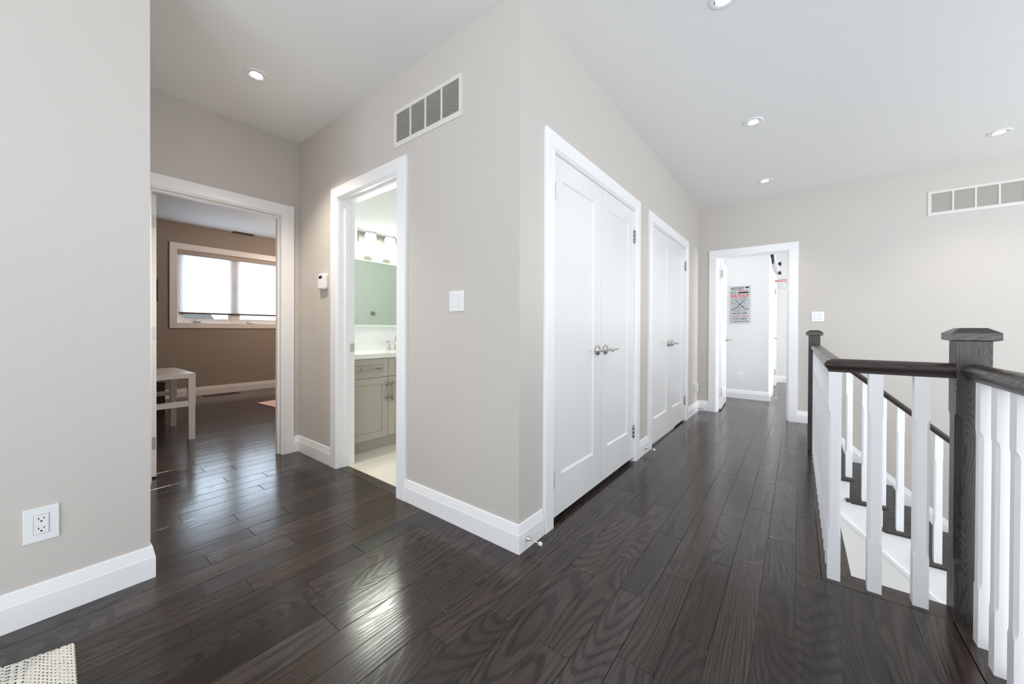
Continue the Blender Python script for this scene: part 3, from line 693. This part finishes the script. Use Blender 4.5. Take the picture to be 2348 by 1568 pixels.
# faucet
fz = .862
fa = thing('basin_faucet', (-3.37, 2.34, fz), 'brushed nickel widespread faucet on the white vanity top', 'faucet')
for yy in (-.085, .10):
    hnd = MB().lathe((0, yy, 0), (0, 0, 1), [(0, .023), (.005, .0225), (.02, .016), (.05, .0095), (.075, .0085), (.095, .0098), (.102, .0098), (.104, .006)], 24).build('handle_base', M['nickel'], fa)
    MB().tube([(.0, yy, .094), (.03, yy-.055*(1 if yy < 0 else -1), .094), (.035, yy-.085*(1 if yy < 0 else -1), .093)], [.0052, .0045, .0055]).build('handle_lever', M['nickel'], hnd)
MB().lathe((0, 0.005, 0), (0, 0, 1), [(0, .027), (.005, .026), (.03, .017), (.08, .0125)], 24).tube([(0, .005, .08), (0, .005, .13), (.012, .006, .165), (.045, .008, .185), (.09, .01, .175), (.115, .012, .15)], [.0125, .0115, .011, .011, .0105, .010], 16).build('spout', M['nickel'], fa)
# robe hook on the wall the mirror reflects
rh = thing('robe_hook', (-1.85, 3.10, 1.32), 'dark nickel robe hook reflected in the bathroom mirror', 'hook')
MB().lathe((0, 0, 0), (-1, 0, 0), [(0, .028), (.008, .028), (.010, .02), (.012, .01), (.05, .009), (.055, .018), (.065, .018)], 20).build('peg', M['nickel_dark'], rh)

# ------------------------------------------------------------------ bedroom furniture
t = thing('side_table', (-5.06, .53, 0), 'white lacquered table with four square legs and lower rails in the bedroom', 'table')
tb = lambda mb, x0, x1, y0, y1, z0, z1, c=.0015: mb.box(x0+5.06, x1+5.06, y0-.53, y1-.53, z0, z1, c)
mb = MB(); tb(mb, -5.50, -4.655, .10, .958, .598, .642); mb.build('tabletop', M['table'], t)
for lx in (-5.50, -4.71):
    for ly in (.10, .903):
        mb = MB(); tb(mb, lx, lx+.055, ly, ly+.055, .325, .598); tb(mb, lx+.003, lx+.052, ly+.003, ly+.052, 0, .325, .001); mb.build('leg', M['table'], t)
mb = MB(); tb(mb, -4.71, -4.66, .155, .903, .325, .374); mb.build('front_rail', M['table'], t)
mb = MB(); tb(mb, -5.50, -5.45, .155, .903, .345, .388); mb.build('back_rail', M['table'], t)
MB().rings([[(-6.24, .90, 0), (-6.16, .90, 0), (-6.16, .975, 0), (-6.24, .975, 0)], [(-6.24, .87, .42), (-6.16, .87, .42), (-6.16, .975, .42), (-6.24, .975, .42)]]).build('upright_box', M['black'], label='narrow black upright object behind the white bedroom table', cat='box')
MB().box(-7.638, -7.615, .60, 1.128, 1.49, 1.82, .003).build('picture_frame', mat('dark frame', (.03, .022, .02), .4), label='dark framed picture edge beside the open bedroom door', cat='picture')
MB().box(-7.52, -7.40, 1.62, 2.10, -.0005, .004, .001).build('floor_register', M['black'], label='dark floor register along the bedroom baseboard', cat='vent')
MB().box(-7.62, -7.50, 2.04, 2.34, ZC-.006, ZC, .001).build('ceiling_register', mat('dark register', (.08, .07, .06), .6), label='small dark ceiling register above the bedroom window', cat='vent')
mb = MB(); e1 = Vector((.995, .10)); e2 = Vector((-.19, .98)); o0 = Vector((-6.17, 1.955))
q = [o0, o0+e1*1.4, o0+e1*1.4+e2*1.2, o0+e2*1.2]
mb.rings([[(p.x, p.y, .0005) for p in q], [(p.x, p.y, .009) for p in q]]).build('bedroom_rug', M['pink'], label='corner of a pale pink rug on the bedroom floor', cat='rug')

# ------------------------------------------------------------------ foreground woven rug
def woven_rug():
    c0 = Vector((-1.945, .079)); e1 = Vector((1, -.02)); e2 = Vector((-.235, -.972))
    L1, L2 = .56, .70; nx, ny = 420, 350; vs = []; fs = []
    t = thing('woven_rug', (c0.x, c0.y, 0), 'chunky cream woven rug at the lower left corner', 'rug')
    for j in range(ny+1):
        for i in range(nx+1):
            a = L1*i/nx; b = L2*j/ny
            wob = .0016*math.sin(b*90+a*13)
            u = (a+wob)/.0088; ci = math.floor(u); fu = u-ci
            big = (math.floor(b/.034) % 4) == 3                       # every few rows a band of longer loops
            v = b/(.030 if big else .0165)+(ci % 2)*.5; cj = math.floor(v); fv = v-cj
            su = math.sqrt(max(0, 1-abs(2*fu-1)**2.2)); sv = max(0, 1-abs(2*fv-1)**5)
            rn = math.sin(ci*12.9898+cj*78.233)*43758.5453; rn -= math.floor(rn)
            h_ = .0012+(.0062+.0025*rn)*su**.7*(.25+.75*sv)
            if sv > .55 and su > .25: h_ = max(h_, .0062)
            if i in (0, nx): a += .0015*math.sin(b*520)
            if j in (0, ny): b += .0015*math.sin(a*380)
            if i in (0, nx) or j in (0, ny): h_ = .0008
            p = e1*a+e2*b; vs.append((p.x, p.y, h_))
    for j in range(ny):
        for i in range(nx):
            k = j*(nx+1)+i; fs.append((k, k+1, k+nx+2, k+nx+1))
    X = bump_noise(mat('cream woven cotton', (.74, .71, .65), .95), 900, .7, .0015)
    MB().add(vs, fs, True).build('woven_yarn', X, t)
    q = [e1*.004+e2*.004, e1*(L1-.004)+e2*.004, e1*(L1-.004)+e2*(L2-.004), e1*.004+e2*(L2-.004)]
    MB().rings([[(p.x, p.y, .0003) for p in q], [(p.x, p.y, .0054) for p in q]]).build('backing', mat('dark rug backing', (.06, .05, .045), .9), t)
woven_rug()

# ------------------------------------------------------------------ far room: sign, hoop, hanging toy
sg = thing('hockey_sign', (-.7275, 6.891, 1.497), 'silver metal sign with red and black hockey words on the far room wall', 'sign')
MB().box(-.1455, .1455, -.012, 0, -.297, .297, .002).build('sign_panel', M['sign'], sg)
def text(s_, x, z, h, m, width=None, rot=0, bold=.0):
    c = bpy.data.curves.new('lettering', 'FONT'); c.body = s_; c.size = 1; c.align_x = 'LEFT'; c.align_y = 'BOTTOM_BASELINE'; c.offset = bold
    o = bpy.data.objects.new('lettering', c); COL.objects.link(o); bpy.context.view_layer.update()
    dg = bpy.context.evaluated_depsgraph_get(); me = bpy.data.meshes.new_from_object(o.evaluated_get(dg)); bpy.data.objects.remove(o)
    xs = [p.co.x for p in me.vertices]; ys = [p.co.y for p in me.vertices]
    w0 = max(xs)-min(xs); h0 = .70; sx = (width/w0) if width else h/h0; sy = h/h0
    vs = [((p.co.x-min(xs))*sx, p.co.y*sy) for p in me.vertices]; ca, sa = math.cos(rot), math.sin(rot)
    vs = [(x+a*ca-b*sa, -.0125, z+a*sa+b*ca) for a, b in vs]
    fs = [tuple(p.vertices) for p in me.polygons]; bpy.data.meshes.remove(me); return m, vs, fs
items = []
W_ = .291; H_ = .594
def P(px, py): return (-.1455+W_*(px-205)/705, .297-H_*(py-165)/1270)
def word(s_, x0, x1, yb, yt, m, bold=.02):
    (xa, za), (xb, zb) = P(x0, yb), P(x1, yt); items.append(text(s_, xa, za, zb-za, m, xb-xa, bold=bold))
word('HOCKEY', 255, 690, 290, 205, 'ink'); word('STICK', 245, 440, 358, 322, 'ink'); word('HANDLING', 475, 830, 345, 303, 'red'); word('PUCK', 245, 455, 432, 380, 'ink')
word('SHUTOUT', 248, 855, 545, 455, 'red', .035); word('CROSS-CHECKING', 290, 795, 605, 570, 'ink'); word('GOAL', 255, 350, 655, 632, 'ink'); word('BOOTH', 248, 385, 695, 670, 'ink')
word('GOALIE', 450, 630, 655, 625, 'ink'); word('RINK', 500, 590, 705, 680, 'ink'); word('DEFENSE', 245, 435, 757, 730, 'ink'); word('HAT TRICK', 245, 470, 812, 785, 'ink')
word('L-WING', 262, 430, 895, 862, 'ink'); word('FIVE', 490, 580, 900, 875, 'ink'); word('HOLE', 475, 610, 965, 925, 'ink'); word('ICE', 700, 765, 690, 640, 'red')
word('CENTER', 640, 745, 750, 720, 'ink'); word('PUCKS', 620, 745, 795, 770, 'ink'); word('PERIOD', 620, 780, 880, 840, 'ink')
word('POWER  PLAY', 332, 785, 1030, 992, 'ink'); word('FACE-OFF', 315, 795, 1130, 1065, 'ink', .02); word('BODY CHECK', 340, 850, 1222, 1168, 'red'); word('TOP SHELF', 315, 795, 1312, 1255, 'ink', .02); word('BREAKAWAY', 342, 855, 1400, 1348, 'ink', .012)
a, b_ = P(280, 1400), P(245, 1010); items.append(text('SLAP SHOT', a[0], a[1], a[0]-b_[0], 'ink', b_[1]-a[1], rot=R(90)))
a, b_ = P(850, 905), P(795, 615); items.append(text('SAVE', a[0], a[1], a[0]-b_[0], 'blueink', b_[1]-a[1], rot=R(90)))
for key, nm in (('ink', 'black_lettering'), ('red', 'red_lettering'), ('blueink', 'blue_lettering')):
    mb = MB()
    for m_k, vs, fs in items:
        if m_k == key: mb.add(vs, fs)
    if key == 'ink':
        for (x0, y0, x1, y1, wd) in [(390, 630, 690, 940, 24), (710, 620, 400, 945, 24), (400, 940, 250, 975, 26), (690, 935, 845, 960, 26)]:
            p, q_ = P(x0, y0), P(x1, y1); d_ = Vector((q_[0]-p[0], q_[1]-p[1])).normalized(); n_ = Vector((-d_.y, d_.x))*wd*W_/705/2
            mb.add([(p[0]+n_.x, -.0126, p[1]+n_.y), (p[0]-n_.x, -.0126, p[1]-n_.y), (q_[0]-n_.x, -.0126, q_[1]-n_.y), (q_[0]+n_.x, -.0126, q_[1]+n_.y)], [(0, 1, 2, 3)])
        p, q_ = P(495, 420), P(838, 365); mb.add([(p[0], -.0126, p[1]), (q_[0], -.0126, p[1]), (q_[0], -.0126, q_[1]), (p[0], -.0126, q_[1])], [(0, 1, 2, 3)])
        c_ = P(790, 225); mb.add([(c_[0]+.031*math.cos(R(15*i)), -.0126, c_[1]+.012*math.sin(R(15*i))) for i in range(24)], [tuple(range(24))])
    mb.build(nm, M[key], sg)
hp = thing('mini_hoop', (-.345, 8.35, 2.02), 'small red rimmed toy basketball hoop hung over the far room closet door', 'toy hoop')
MB().box(0, .012, -.22, .22, -.16, .10, .002).build('backboard', M['plastic'], hp)
MB().tube([(.16+.13*math.cos(R(10*i)), .13*math.sin(R(10*i)), -.02) for i in range(37)], .006, 8).tube([(.0, 0, -.02), (.035, 0, -.02)], .01, 8).build('rim', M['red'], hp)
nb = MB()
for i in range(12):
    a0 = R(30*i); 
    for s_ in (-1, 1):
        nb.tube([(.16+.13*math.cos(a0), .13*math.sin(a0), -.025), (.16+.10*math.cos(a0+s_*.26), .10*math.sin(a0+s_*.26), -.11), (.16+.075*math.cos(a0), .075*math.sin(a0), -.19)], .0015, 5)
nb.build('net', M['cloth_white'], hp)
ht = thing('hanging_toy', (-.325, 7.15, 2.17), 'black and white plush ornament hanging high inside the far room', 'ornament')
MB().tube([(0, -.06, .21), (.0, -.055, .12), (.01, -.05, .04), (.012, -.03, -.03)], [.030, .028, .020, .010], 10, .5).build('strap', M['ink'], ht)
MB().tube([(.005, -.03, .10), (.015, -.02, .03), (.035, .01, -.05), (.055, .03, -.13), (.062, .04, -.18)], [.008, .026, .042, .038, .015], 14, .55).build('plush_body', M['cloth_white'], ht)
for dz, r_ in ((-.02, .04), (-.16, .036)):
    b2 = MB()
    for i in range(14):
        a0 = rnd.uniform(0, 6.28); e_ = rnd.uniform(-.9, .3)
        b2.tube([(.092, .05, dz), (.092+.028*math.cos(a0), .05+.028*math.sin(a0), dz+.055*e_)], [.015, .004], 6)
    b2.build('tuft', M['ink'], ht)
